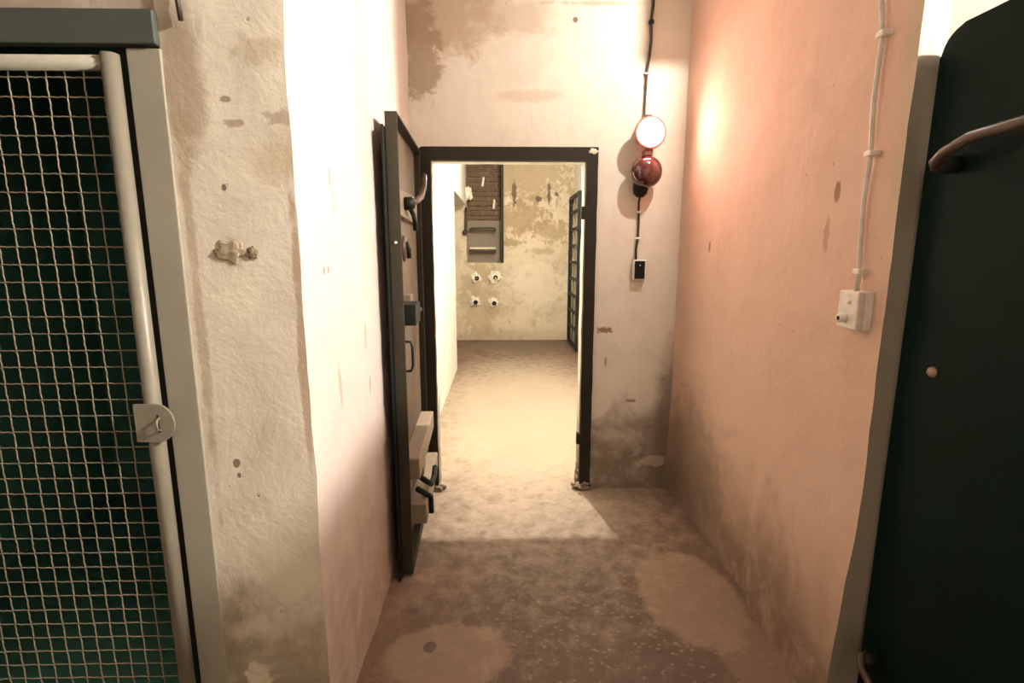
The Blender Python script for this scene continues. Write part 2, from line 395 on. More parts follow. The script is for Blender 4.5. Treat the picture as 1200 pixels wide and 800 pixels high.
def tube(bm, pts, r, n=10, caps=True):
    pts = [Vector(p) for p in pts]
    rs = r if isinstance(r, (list, tuple)) else [r] * len(pts)
    rings = []
    up = None
    for i, p in enumerate(pts):
        d = (pts[min(i + 1, len(pts) - 1)] - pts[max(i - 1, 0)]).normalized()
        if up is None:
            up = Vector((0, 0, 1)) if abs(d.z) < 0.9 else Vector((1, 0, 0))
        a = d.cross(up)
        if a.length < 1e-4: a = d.orthogonal()
        a.normalize(); b = a.cross(d).normalized(); up = b
        rings.append([bm.verts.new(p + (a * math.cos(2 * PI * k / n) + b * math.sin(2 * PI * k / n)) * rs[i]) for k in range(n)])
    for A, B in zip(rings, rings[1:]):
        for k in range(n):
            bm.faces.new((A[k], A[(k + 1) % n], B[(k + 1) % n], B[k]))
    if caps:
        bm.faces.new(rings[0][::-1]); bm.faces.new(rings[-1])

def tubeo(name, pts, r, mat, parent=None, n=10):
    bm = bmesh.new(); tube(bm, pts, r, n)
    return mesh_obj(name, bm, mat, parent, True)

def lathe(bm, prof, n=24, mat=Matrix()):
    """profile of (radius, height) turned round z, then moved by mat"""
    rings = []
    for r, h in prof:
        if r < 1e-5: rings.append([bm.verts.new(mat @ Vector((0, 0, h)))])
        else: rings.append([bm.verts.new(mat @ Vector((r * math.cos(2 * PI * k / n), r * math.sin(2 * PI * k / n), h))) for k in range(n)])
    for A, B in zip(rings, rings[1:]):
        if len(A) == 1 and len(B) == 1: continue
        for k in range(n):
            k2 = (k + 1) % n
            if len(A) == 1: bm.faces.new((A[0], B[k2], B[k]))
            elif len(B) == 1: bm.faces.new((A[k], A[k2], B[0]))
            else: bm.faces.new((A[k], A[k2], B[k2], B[k]))

def latheo(name, prof, mat, parent, M4=Matrix(), n=24):
    bm = bmesh.new(); lathe(bm, prof, n, M4)
    return mesh_obj(name, bm, mat, parent, True)

def extrude_poly(bm, poly, depth_vec, to3):
    """flat polygon (a,b) -> 3D by to3, extruded by depth_vec"""
    A = [bm.verts.new(to3(*p)) for p in poly]
    B = [bm.verts.new(v.co + Vector(depth_vec)) for v in A]
    bm.faces.new(A); bm.faces.new(B[::-1])
    n = len(A)
    for i in range(n):
        bm.faces.new((A[i], B[i], B[(i + 1) % n], A[(i + 1) % n]))

def nvec(p, s, amp):
    return Vector((noise.noise(p * s), noise.noise(p * s + Vector((31.4, 7, 2))), noise.noise(p * s + Vector((3, 51, 17))))) * amp

def rough_block(bm, b, seg=0.05, amp=0.004, fn=None, freq=7.0):
    """an uneven plastered block: every side gridded and nudged by one noise field, so its arrises wander"""
    x0, x1, y0, y1, z0, z1 = b
    cache = {}
    def vert(p):
        k = tuple(round(c, 4) for c in p)
        if k not in cache:
            v = Vector(p)
            q = v + nvec(v, freq, amp) + nvec(v, freq * 5, amp * 0.35)
            if fn: q = fn(v, q)
            cache[k] = bm.verts.new(q)
        return cache[k]
    def lin_(a, c):
        n = max(1, min(60, int(round((c - a) / seg))))
        return [a + (c - a) * i / n for i in range(n + 1)]
    X, Y, Z = lin_(x0, x1), lin_(y0, y1), lin_(z0, z1)
    def grid(A, B, f):
        for i in range(len(A) - 1):
            for j in range(len(B) - 1):
                bm.faces.new((vert(f(A[i], B[j])), vert(f(A[i + 1], B[j])), vert(f(A[i + 1], B[j + 1])), vert(f(A[i], B[j + 1]))))
    for y in (y0, y1): grid(X, Z, lambda a, c: (a, y, c))
    for x in (x0, x1): grid(Y, Z, lambda a, c: (x, a, c))
    for z in (z0, z1): grid(X, Y, lambda a, c: (a, c, z))

def struct(name, blocks, mat, label, seg=0.05, amp=0.004, fn=None, smooth=True):
    bm = bmesh.new()
    for b in blocks: rough_block(bm, b, seg, amp, fn)
    o = mesh_obj(name, bm, mat, None, smooth)
    if smooth:
        o.data.shade_smooth() if hasattr(o.data, 'shade_smooth') else None
        try: o.data.set_sharp_from_angle(angle=math.radians(35))
        except Exception: pass
    tag(o, label, kind='structure')
    return o

CEIL = 2.86
# ------------------------------------------------------------------ the setting
def flat(v, q):
    q.z = v.z + (q.z - v.z) * 0.4 if v.z > -0.01 else v.z
    return q
struct('floor', [(-2.6, 2.6, -1.6, 8.9, -0.12, 0.0)], M['floor'], 'worn brown concrete floor with pale repair patches', 0.12, 0.003, flat)
struct('ceiling', [(-2.6, 2.6, -1.6, 8.9, CEIL, CEIL + 0.1)], M['ceiling'], 'plastered concrete ceiling above the passage', 0.5, 0.0)

wall_left = struct('wall_left', [(-0.7795, -0.495, 1.30, 2.985, 0, CEIL)], M['left'], 'pale plastered pier and passage wall beside the mesh gate', 0.04, 0.005)
# the front face of the pier has a cream plaster without the pink light tint
wall_left.data.materials.append(M['pier'])
for p in wall_left.data.polygons:
    if p.normal.y < -0.8: p.material_index = 1

wall_back = struct('wall_back', [(-0.78, -0.388, 2.99, 3.14, 0, CEIL), (0.478, 1.10, 2.99, 3.14, 0, CEIL), (-0.388, 0.478, 2.99, 3.14, 1.945, CEIL)],
    M['back'], 'stained plaster wall around the steel doorway', 0.05, 0.004)

def right_fn(v, q):
    if abs(v.x - 1.04) < 0.01:
        k = max(0.0, min(1.0, (1.98 - v.y) / 0.10)) * max(0.0, min(1.0, (0.75 - v.z) / 0.6))
        q.x -= 0.035 * k
        c = max(0.0, 1 - (2.99 - v.y) / 0.12)
        q.x -= 0.02 * c * c + 0.03 * max(0, 1 - v.z / 0.5) * c
    return q
wall_right = struct('wall_right', [(1.04, 1.11, 1.37, 2.985, 0, CEIL)], M['right'], 'pink lit plaster wall with a pale conduit and switch box', 0.04, 0.004, right_fn)
wall_right.data.materials.append(M['shaded_plaster'])
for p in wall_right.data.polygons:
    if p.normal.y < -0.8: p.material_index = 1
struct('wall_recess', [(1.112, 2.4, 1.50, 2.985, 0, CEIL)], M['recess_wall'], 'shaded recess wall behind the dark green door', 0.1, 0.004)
struct('wall_lintel', [(-1.80, -0.778, 1.31, 1.47, 1.987, CEIL), (-2.4, -1.802, 1.31, 1.47, 0, CEIL)], M['lintel'], 'rough concrete lintel above the mesh gate', 0.05, 0.006)
struct('wall_lobby_left', [(-2.5, -2.402, -1.5, 3.1, 0, CEIL)], M['lobby'], 'plaster wall of the lobby beyond the left edge', 0.3, 0.003)
struct('wall_lobby_right', [(2.402, 2.5, -1.5, 3.1, 0, CEIL)], M['lobby'], 'plaster wall of the lobby beyond the right edge', 0.3, 0.003)
struct('wall_lobby_rear', [(-2.4, 2.4, -1.5, -1.4, 0, CEIL)], M['lobby'], 'plaster wall of the lobby behind the viewer', 0.3, 0.003)
# dark cell behind the mesh gate
struct('wall_cell_side', [(-0.80, -0.775, 1.475, 2.95, 0, CEIL)], M['cell'], 'shade tinted side wall inside the gated cell', 0.2, 0.002)
struct('wall_cell_rear', [(-2.40, -0.785, 2.955, 3.14, 0, CEIL)], M['cell'], 'shade tinted rear wall inside the gated cell', 0.2, 0.002)
struct('wall_cell_left', [(-2.40, -2.30, 1.475, 2.95, 0, CEIL)], M['cell'], 'shade tinted left wall inside the gated cell', 0.2, 0.002)
boxo('floor_cell', (-2.30, -0.80, 1.475, 2.95, 0.004, 0.012), M['cell'])
tag(bpy.data.objects['floor_cell'], 'shade tinted floor inside the gated cell', kind='structure')
boxo('ceiling_cell', (-2.30, -0.80, 1.475, 2.95, CEIL - 0.03, CEIL - 0.005), M['cell'])
tag(bpy.data.objects['ceiling_cell'], 'shade tinted ceiling inside the gated cell', kind='structure')
# far room
struct('wall_far_left', [(-0.72, -0.55, 3.145, 6.30, 0, CEIL), (-0.72, -0.55, 6.30, 8.39, 2.16, CEIL)], M['farside'], 'bright white side wall beyond the doorway', 0.1, 0.004)
struct('wall_far_right', [(1.16, 1.3, 3.145, 8.39, 0, CEIL)], M['farside'], 'white side wall behind the barred gate', 0.12, 0.004)
struct('wall_far_niche', [(-1.6, -1.5, 6.0, 8.39, 0, CEIL), (-1.5, -0.72, 6.0, 6.1, 0, CEIL)], M['farside'], 'side niche wall left of the far room', 0.2, 0.004)
RX0, RX1, RZ = -0.55, 0.03, 1.26
wall_far = struct('wall_far', [(-1.6, RX0, 8.40, 8.85, 0, CEIL), (RX1, 1.3, 8.40, 8.85, 0, CEIL), (RX0, RX1, 8.40, 8.85, 0, RZ)],
    M['far'], 'mottled flaking plaster wall at the end of the far room', 0.07, 0.006)
struct('wall_shaft', [(RX0, RX1, 8.74, 8.88, RZ, CEIL)], M['recess'], 'dark back of the exit shaft recess in the far wall', 0.1, 0.006)
wall_shaft = bpy.data.objects['wall_shaft']
bm = bmesh.new(); box(bm, -0.112, 0.112, -0.03, 0.03, -0.031, 0.031, 0.005)
bk = mesh_obj('brick', bm, M['brick'], wall_shaft)
rows = 0; first = True
z = 1.98
while z < CEIL - 0.04:
    off = 0.0 if rows % 2 else 0.12
    x = RX0 + 0.115 - off
    while x < RX1 + 0.05:
        a = max(x - 0.112, RX0 + 0.005); c = min(x + 0.112, RX1 - 0.005)
        if c - a > 0.05:
            o = bk if first else share('brick', bk, wall_shaft)
            first = False
            o.location = ((a + c) / 2, 8.735 - random.uniform(0, 0.014), z)
            o.rotation_euler = (random.uniform(-0.03, 0.03), random.uniform(-0.015, 0.015), random.uniform(-0.04, 0.04))
            o.scale = ((c - a) / 0.224, 1, 1)
        x += 0.24
    z += 0.075; rows += 1

# ------------------------------------------------------------------ steel door frame (trim_1)
trim = empty('trim_1', (0.045, 2.985, 0))
tag(trim, 'dark steel frame around the open doorway', kind='structure')
def rel(o, root):
    o.parent = root
    o.matrix_parent_inverse = Matrix.Translation(-Vector(root.location)) if root.rotation_euler.z == 0 else root.matrix_basis.inverted()
    return o
def wob_poly_box(name, b, mat, root, amp=0.0025, seg=0.04):
    bm = bmesh.new(); rough_block(bm, b, seg, amp, None, 11)
    return rel(mesh_obj(name, bm, mat), root)
wob_poly_box('jamb', (-0.455, -0.385, 2.970, 3.02, 0.0, 1.942), M['frame_dark'], trim)
wob_poly_box('jamb', (0.475, 0.540, 2.970, 3.02, 0.0, 1.942), M['frame_dark'], trim)
bm = bmesh.new()
pts = [(-0.455, 1.940), (0.540, 1.940), (0.540, 2.012)] + [(-0.425 - 0.03 * math.sin(a), 1.982 + 0.03 * math.cos(a)) for a in [i * PI / 12 for i in range(7)]]
extrude_poly(bm, pts, (0, 0.05, 0), lambda a, c: Vector((a, 2.970, c)))
rel(mesh_obj('head', bm, M['frame_dark']), trim)
for zz in (1.66, 0.33):
    rel(boxo('hinge_lug', (0.452, 0.478, 2.962, 2.995, zz - 0.035, zz + 0.035), M['frame_dark'], None, 0.004), trim)
# a smear of pale plaster on the corner of the frame
# broken mortar lumps at the feet of the frame
def lump(name, c, r, mat, seed=0, k=1.0):
    bm = bmesh.new()
    bmesh.ops.create_icosphere(bm, subdivisions=4, radius=1)
    for v in bm.verts:
        d = 1 + 0.55 * noise.noise(v.co * 1.7 + Vector((seed, 0, 0))) + 0.35 * k * noise.noise(v.co * 4 + Vector((seed, 3, 0))) + 0.2 * k * noise.noise(v.co * 9 + Vector((seed, 3, 0)))
        v.co = Vector((v.co.x * r[0] * d, v.co.y * r[1] * d, v.co.z * r[2] * d)) + Vector(c)
    return mesh_obj(name, bm, mat, None, True)
for i, (c, r) in enumerate([((0.50, 2.985, 0.015), (0.055, 0.03, 0.035)), ((0.482, 3.05, 0.04), (0.02, 0.06, 0.10)), ((-0.40, 2.985, 0.012), (0.045, 0.03, 0.03))]):
    o = lump('mortar_lump', c, r, M['fill_dark'], i * 5)
    o.parent = wall_back

rel(lump('plaster_smear', (0.512, 2.969, 1.990), (0.022, 0.003, 0.012), M['plug'], 12), trim)

# ------------------------------------------------------------------ open steel door against the left passage wall
DL = 0.86
door = empty('door_1', (-0.479, 2.975, 0.0), math.atan2(-math.cos(0.0397), math.sin(0.0397)))
tag(door, 'heavy brown steel door standing open against the left passage wall', 'door', None, 'structure')
# local x: hinge to free edge, local y: towards the passage
Z0, Z1, T = 0.02, 1.98, 0.046
boxo('panel', (0.005, DL - 0.004, 0.0, 0.008, Z0 + 0.004, Z1 - 0.004), M['door_panel'], door)
boxo('rim', (DL - 0.010, DL, -0.002, T, Z0, Z1), M['door_dark'], door, 0.002)
boxo('rim', (0.0, 0.05, -0.002, T - 0.008, Z0, Z1), M['door_dark'], door, 0.002)
boxo('rim', (0.052, DL - 0.012, -0.002, T, Z1 - 0.010, Z1), M['door_dark'], door, 0.002)
boxo('rim', (0.052, DL - 0.012, -0.002, T, Z0, Z0 + 0.05), M['door_dark'], door, 0.002)
boxo('shadow_strip', (DL - 0.10, DL + 0.034, -0.012, -0.003, 0.006, Z1 - 0.055), M['black'], door, 0.002)  # dark sheet standing in for the door's shadow on the left wall
bm = bmesh.new()
extrude_poly(bm, [(0.16, 1.585), (0.80, 1.60), (0.80, 1.70), (0.30, 1.72), (0.16, 1.69)], (0, 0.022, 0), lambda a, c: Vector((a, 0.008, c)))
lp = mesh_obj('lock_plate', bm, M['door_plate'], door)
lv = latheo('lever_hub', [(0, 0), (0.028, 0), (0.03, 0.03), (0.02, 0.045), (0, 0.05)], M['black'], door,
            Matrix.Translation((0.62, 0.030, 1.655)) @ Matrix.Rotation(-PI / 2, 4, 'X'), 16)
tubeo('lever', [(0.62, 0.062, 1.655), (0.56, 0.078, 1.675), (0.46, 0.085, 1.70), (0.36, 0.088, 1.755), (0.30, 0.088, 1.82)], [0.014, 0.015, 0.016, 0.016, 0.013], M['iron'], door)
tubeo('latch', [(0.60, 0.05, 1.64), (0.52, 0.055, 1.615), (0.46, 0.055, 1.58), (0.455, 0.055, 1.545)], 0.011, M['black'], door)
bm = bmesh.new(); lathe(bm, [(0, 0), (0.055, 0), (0.05, 0.012), (0, 0.016)], 20, Matrix.Translation((0.55, 0.008, 1.46)) @ Matrix.Rotation(-PI / 2, 4, 'X') @ Matrix.Diagonal((0.9, 1.1, 1, 1)))
mesh_obj('spyhole_cover', bm, M['iron'], door, True)
tubeo('spyhole_tab', [(0.55, 0.02, 1.49), (0.55, 0.034, 1.46), (0.55, 0.034, 1.415)], 0.010, M['black'], door)
rv = latheo('rivet', [(0, 0.008), (0.006, 0.006), (0.009, 0.0), (0, 0)], M['bright'], door, Matrix.Translation((DL, 0.022, 1.482)) @ Matrix.Rotation(PI / 2, 4, 'Y'), 14)
lb = boxo('lock_box', (0.62, 0.79, 0.008, 0.085, 1.135, 1.225), M['black'], door, 0.004)
boxo('bolt_keep', (0.50, 0.60, 0.008, 0.04, 1.18, 1.25), M['door_plate'], door, 0.003)
tubeo('bolt', [(0.62, 0.06, 1.165), (0.42, 0.06, 1.165)], 0.012, M['black'], door)
tubeo('grip', [(0.73, 0.008, 1.06), (0.73, 0.05, 1.055), (0.73, 0.058, 1.03), (0.73, 0.058, 0.95), (0.73, 0.05, 0.925), (0.73, 0.008, 0.92)], 0.006, M['black'], door, 8)
# two box rails low on the door, with the bottom lever between them
boxo('box_rail', (0.10, 0.80, 0.008, 0.082, 0.44, 0.54), M['door_rail'], door, 0.006)
boxo('box_rail', (0.05, 0.70, 0.008, 0.095, 0.17, 0.27), M['door_rail'], door, 0.006)
boxo('rail_strut', (0.28, 0.38, 0.008, 0.05, 0.272, 0.438), M['door_plate'], door, 0.004)
tubeo('bottom_lever', [(0.66, 0.03, 0.42), (0.64, 0.09, 0.36), (0.60, 0.11, 0.325), (0.50, 0.115, 0.32), (0.44, 0.115, 0.345)], 0.014, M['black'], door)
tubeo('bottom_latch', [(0.66, 0.05, 0.33), (0.60, 0.105, 0.26), (0.585, 0.105, 0.17)], 0.014, M['black'], door)
for zz in (0.35, 1.62):
    tubeo('hinge_knuckle', [(-0.012, 0.02, zz - 0.07), (-0.012, 0.02, zz + 0.07)], 0.016, M['door_dark'], door, 12)

# ------------------------------------------------------------------ mesh gate and its frame on the left
GY = 1.265
trim2 = empty('trim_2', (-0.81, 1.29, 0))
tag(trim2, 'grey green steel frame around the mesh gate', kind='structure')
rel(boxo('jamb', (-0.856, -0.778, 1.294, 1.322, 0.0, 1.906), M['gate_frame'], None, 0.003), trim2)
rel(boxo('jamb', (-1.89, -1.815, 1.294, 1.309, 0.0, 1.906), M['gate_frame'], None, 0.003), trim2)
rel(boxo('header', (-1.89, -0.780, 1.282, 1.309, 1.911, 1.984), M['gate_header'], None, 0.003), trim2)
rel(boxo('stop_strip', (-0.90, -0.80, 1.324, 1.47, 0.0, 1.97), M['grille'], None, 0.002), trim2)

gate = empty('mesh_gate', (-0.872, GY, 0.0))
tag(gate, 'crimped wire mesh gate with grey tubular frame at the left edge', 'gate')
GX0, GX1, GZ0, GZ1 = -0.89, 0.0, 0.05, 1.865     # local: hinge far left, free stile at 0
stile = tubeo('stile', [(0, 0, GZ0 - 0.018), (0, 0, GZ1 + 0.018)], 0.0185, M['gate_tube'], gate, 20)
share('stile', stile, gate, (GX0, 0, 0))
tubeo('top_rail', [(GX0 + 0.02, 0.004, GZ1), (GX1 - 0.017, 0.004, GZ1)], 0.0165, M['gate_frame'], gate, 16)
tubeo('bottom_rail', [(GX0 + 0.02, 0.004, GZ0), (GX1 - 0.017, 0.004, GZ0)], 0.0165, M['gate_frame'], gate, 16)
PITCH = 0.0418; WR = 0.0018
def crimp(length, axis, phase):
    bm = bmesh.new(); pts = []
    n = int(round(length / PITCH)) * 10
    for i in range(n + 1):
        s = length * i / n
        w = 0.0009 * math.cos(PI * s / PITCH + phase)
        u = 0.0007 * math.sin(4 * PI * s / PITCH)
        pts.append((u, w, s) if axis == 'z' else (s, -w, u))
    tube(bm, pts, WR, 5, False)
    return bm
nv = int((GX1 - GX0 - 0.03) / PITCH); nh = int((GZ1 - GZ0 - 0.02) / PITCH)
src = {}
for k in range(nv):
    ph = (k % 2) * PI
    x = GX1 - 0.026 - k * PITCH
    key = ('z', k % 2)
    if key not in src:
        src[key] = mesh_obj('upright_wire', crimp(GZ1 - GZ0 - 0.02, 'z', ph), M['wire'], gate, True)
        src[key].location = (x, 0.006, GZ0 + 0.01)
    else: share('upright_wire', src[key], gate, (x, 0.006, GZ0 + 0.01))
for k in range(nh):
    ph = (k % 2) * PI
    zz = GZ1 - 0.03 - k * PITCH
    key = ('x', k % 2)
    if key not in src:
        src[key] = mesh_obj('cross_wire', crimp(GX1 - GX0 - 0.02, 'x', ph), M['wire'], gate, True)
        src[key].location = (GX0 + 0.01, 0.006, zz)
    else: share('cross_wire', src[key], gate, (GX0 + 0.01, 0.006, zz))
# D-shaped hasp plate welded to the free stile
bm = bmesh.new()
pts = [(-0.033, 0.048), (-0.033, -0.048)] + [(0.022 + 0.040 * math.sin(a), -0.048 * math.cos(a) if True else 0) for a in [i * PI / 14 for i in range(15)]]
extrude_poly(bm, pts, (0, -0.006, 0), lambda a, c: Vector((a, -0.019, 1.03 + c)))
hp = mesh_obj('hasp_plate', bm, M['gate_tube'], gate)
tubeo('staple', [(0.028, -0.024, 1.044), (0.028, -0.036, 1.040), (0.028, -0.038, 1.028), (0.028, -0.036, 1.016), (0.028, -0.024, 1.012)], 0.0032, M['wire'], hp, 8)
boxo('slot', (0.0215, 0.0265, -0.0258, -0.0251, 1.006, 1.052), M['iron'], hp)

# black cable end above the gate
o = tubeo('cable', [(-0.712, 1.286, 2.16), (-0.715, 1.286, 2.06), (-0.722, 1.286, 2.0), (-0.720, 1.288, 1.962)], 0.0055, M['cable_dark'])
tag(o, 'short black cable end hanging above the mesh gate frame', 'cable')
# mortar fills on the pier face
for i, (px, pz, rx, rz, m) in enumerate([(-0.664, 1.449, 0.034, 0.026, 'fill'), (-0.612, 1.444, 0.014, 0.015, 'fill_dark'), (-0.692, 1.446, 0.010, 0.010, 'fill_dark')]):
    o = lump('mortar_fill', (px, 1.299, pz), (rx, 0.004, rz), M[m], i * 9 + 2, 0.35)
    o.parent = wall_left

# ------------------------------------------------------------------ shade tinted steel door at the right edge
gd = empty('door_2', (1.088, 1.357, 0.0))
tag(gd, 'shade tinted steel door with rounded corners standing open at the right edge', 'door', None, 'structure')
def rrect(y0, y1, z0, z1, r, n=7):
    out = []
    for cy, cz, a0 in ((y1 - r, z1 - r, 0), (y0 + r, z1 - r, PI / 2), (y0 + r, z0 + r, PI), (y1 - r, z0 + r, 1.5 * PI)):
        for i in range(n + 1):
            a = a0 + i * PI / 2 / n
            out.append((cy + r * math.cos(a), cz + r * math.sin(a)))
    return out
bm = bmesh.new()
extrude_poly(bm, rrect(-0.82, 0.0, 0.02, 1.978, 0.062), (0.035, 0, 0), lambda a, c: Vector((0.0, a, c)))
bmesh.ops.bevel(bm, geom=[e for e in bm.edges if abs(e.verts[0].co.x) < 1e-5 and abs(e.verts[1].co.x) < 1e-5], offset=0.004, segments=2, affect='EDGES')
mesh_obj('leaf', bm, M['door_shade_tint'], gd)
def dy(wy): return wy - 1.357
hub = latheo('lever_hub', [(0, 0), (0.02, 0), (0.022, 0.03), (0.016, 0.048), (0, 0.05)], M['black'], gd, Matrix.Translation((0, dy(1.262), 1.652)) @ Matrix.Rotation(-PI / 2, 4, 'Y'), 16)
tubeo('lever', [(-0.045, dy(1.268), 1.643), (-0.055, dy(1.262), 1.657), (-0.058, dy(1.235), 1.675), (-0.060, dy(1.17), 1.695), (-0.060, dy(1.06), 1.70), (-0.060, dy(0.95), 1.70)], [0.010, 0.0125, 0.0125, 0.0125, 0.0125, 0.0125], M['iron'], gd, 12)
latheo('bolt_head', [(0, 0.012), (0.008, 0.011), (0.014, 0.004), (0.015, 0), (0, 0)], M['bolt'], gd, Matrix.Translation((0, dy(1.246), 1.149)) @ Matrix.Rotation(-PI / 2, 4, 'Y'), 18)
tubeo('bottom_lever', [(-0.03, dy(1.30), 0.300), (-0.05, dy(1.292), 0.296), (-0.055, dy(1.285), 0.270), (-0.055, dy(1.24), 0.248), (-0.055, dy(1.12), 0.235), (-0.055, dy(1.0), 0.23)], [0.006, 0.010, 0.011, 0.011, 0.011, 0.011], M['iron'], gd, 12)
latheo('bottom_lever_hub', [(0, 0), (0.02, 0), (0.02, 0.03), (0.012, 0.05), (0, 0.05)], M['black'], gd, Matrix.Translation((0, dy(1.29), 0.285)) @ Matrix.Rotation(-PI / 2, 4, 'Y'), 16)
for zz in (0.35, 1.6):
    tubeo('hinge_knuckle', [(0.030, 0.004, zz - 0.06), (0.030, 0.004, zz + 0.06)], 0.007, M['door_shade_tint'], gd, 12)

# ------------------------------------------------------------------ signal lamps on the back wall
WY = 2.985
def face_out(x, y, z): return Matrix.Translation((x, y, z)) @ Matrix.Rotation(PI / 2, 4, 'X')   # local z -> world -y
lampA = empty('signal_lamp', (0.792, WY, 2.065))
tag(lampA, 'lit round signal lamp glowing pinkish white, upper of the pair', 'lamp', 'round signal lamps on the back wall')
R90 = Matrix.Rotation(PI / 2, 4, 'X')
latheo('housing', [(0, 0), (0.05, 0), (0.05, 0.05), (0.068, 0.065), (0.072, 0.12), (0.066, 0.12), (0.064, 0.075), (0, 0.07)], M['lamp_red'], lampA, R90)
latheo('bezel', [(0.066, 0.10), (0.082, 0.10), (0.085, 0.115), (0.083, 0.128), (0.072, 0.132), (0.067, 0.126)], M['rim'], lampA, R90)
latheo('lens', [(0.066, 0.112), (0.062, 0.128), (0.050, 0.142), (0.030, 0.151), (0, 0.154)], M['lens_lit'], lampA, R90, 20)
boxo('top_clamp', (-0.028, 0.012, -0.11, -0.06, 0.080, 0.094), M['iron'], lampA, 0.003)
lampB = empty('signal_lamp', (0.790, WY, 1.872))
tag(lampB, 'unlit round lamp with dark red glass, lower of the pair', 'lamp', 'round signal lamps on the back wall')
latheo('housing', [(0, 0), (0.05, 0), (0.05, 0.05), (0.07, 0.065), (0.074, 0.085), (0, 0.085)], M['lamp_red'], lampB, R90)
latheo('lens', [(0.083, 0.075), (0.087, 0.085), (0.084, 0.100), (0.074, 0.120), (0.055, 0.138), (0.03, 0.148), (0, 0.152)], M['lens_dark'], lampB, R90, 28)
latheo('gland', [(0, 0.05), (0.03, 0.048), (0.041, 0.03), (0.043, 0.0), (0.036, -0.028), (0.018, -0.045), (0, -0.048)], M['black'], lampB, Matrix.Translation((-0.02, -0.052, -0.085)), 20)
boxo('bridge', (-0.022, 0.022, -0.115, -0.05, 0.080, 0.110), M['lamp_red'], lampB, 0.003)

o = tubeo('lamp_cable', [(0.812, 2.976, CEIL - 0.005), (0.808, 2.976, 2.72), (0.802, 2.976, 2.66), (0.806, 2.975, 2.56), (0.800, 2.976, 2.48), (0.790, 2.977, 2.40), (0.788, 2.977, 2.30), (0.786, 2.977, 2.21), (0.786, 2.968, 2.165), (0.786, 2.955, 2.128)],
          [0.008] * 5 + [0.007, 0.006, 0.006, 0.006, 0.006], M['cable_dark'])
tag(o, 'dark cable running down the back wall to the lit lamp', 'cable')
bm = bmesh.new(); bmesh.ops.create_icosphere(bm, subdivisions=2, radius=0.016)
j = mesh_obj('cable_joint', bm, M['black'], o, True); j.location = (0.802, 2.974, 2.645)
boxo('clip', (0.776, 0.802, 2.968, 2.986, 2.385, 2.397), M['bolt'], o, 0.002)
o = tubeo('switch_cable', [(0.772, 2.935, 1.756), (0.772, 2.962, 1.72), (0.776, 2.976, 1.68), (0.780, 2.977, 1.60), (0.778, 2.977, 1.52), (0.771, 2.977, 1.46), (0.772, 2.974, 1.398)], 0.0065, M['cable_dark'])
tag(o, 'dark cable between the unlit red lamp and the black switch', 'cable')
for zz, xx in ((1.665, 0.777), (1.52, 0.778)):
    boxo('clip', (xx - 0.013, xx + 0.013, 2.966, 2.987, zz - 0.006, zz + 0.006), M['white_plastic'], o, 0.002)
sw = empty('wall_switch', (0.790, WY, 1.343))
tag(sw, 'small black wall switch with pale edge below the red lamps', 'switch')
boxo('surround', (-0.037, 0.037, -0.030, 0.002, -0.058, 0.058), M['white_plastic'], sw, 0.004)
boxo('cover', (-0.029, 0.029, -0.038, -0.0302, -0.050, 0.050), M['black'], sw, 0.003)
boxo('indicator', (-0.003, 0.003, -0.041, -0.0382, 0.022, 0.030), M['bright'], sw)

# ------------------------------------------------------------------ pale conduit and key switch on the right wall
XW = 1.036
o = tubeo('conduit_cable', [(XW - 0.012, 1.53, CEIL - 0.005), (XW - 0.012, 1.515, 2.40), (XW - 0.012, 1.50, 2.10), (XW - 0.012, 1.482, 2.02), (XW - 0.012, 1.488, 1.86), (XW - 0.012, 1.476, 1.715), (XW - 0.010, 1.484, 1.58), (XW - 0.010, 1.478, 1.47), (XW - 0.012, 1.468, 1.392), (XW - 0.016, 1.463, 1.337)], 0.0068, M['cable_pale'])
tag(o, 'pale cable clipped down the pink wall to the white box', 'cable')
for yy, zz in ((1.480, 2.02), (1.476, 1.715), (1.468, 1.392)):
    boxo('clip', (XW - 0.026, XW + 0.004, yy - 0.018, yy + 0.010, zz - 0.007, zz + 0.007), M['white_plastic'], o, 0.002)
kb = empty('key_switch', (XW, 1.459, 1.283))
tag(kb, 'white key switch box on the pink lit right wall', 'switch')
boxo('box', (-0.020, 0.004, -0.043, 0.043, -0.055, 0.055), M['white_plastic'], kb, 0.003)
boxo('cover', (-0.040, -0.0202, -0.042, 0.042, -0.054, 0.054), M['key_face'], kb, 0.004)
cy = latheo('key_cylinder', [(0, 0), (0.013, 0), (0.013, 0.018), (0.011, 0.020), (0, 0.020)], M['white_plastic'], kb, Matrix.Translation((-0.040, 0.006, -0.024)) @ Matrix.Rotation(-PI / 2, 4, 'Y'), 20)
latheo('keyhole', [(0, 0.0012), (0.0065, 0.001), (0.0065, 0)], M['black'], cy, Matrix.Translation((-0.060, 0.006, -0.024)) @ Matrix.Rotation(-PI / 2, 4, 'Y'), 16)
latheo('button', [(0.008, 0), (0.0075, 0.004), (0.004, 0.006), (0, 0.0065)], M['plug'], kb, Matrix.Translation((-0.040, -0.006, 0.024)) @ Matrix.Rotation(-PI / 2, 4, 'Y'), 16)

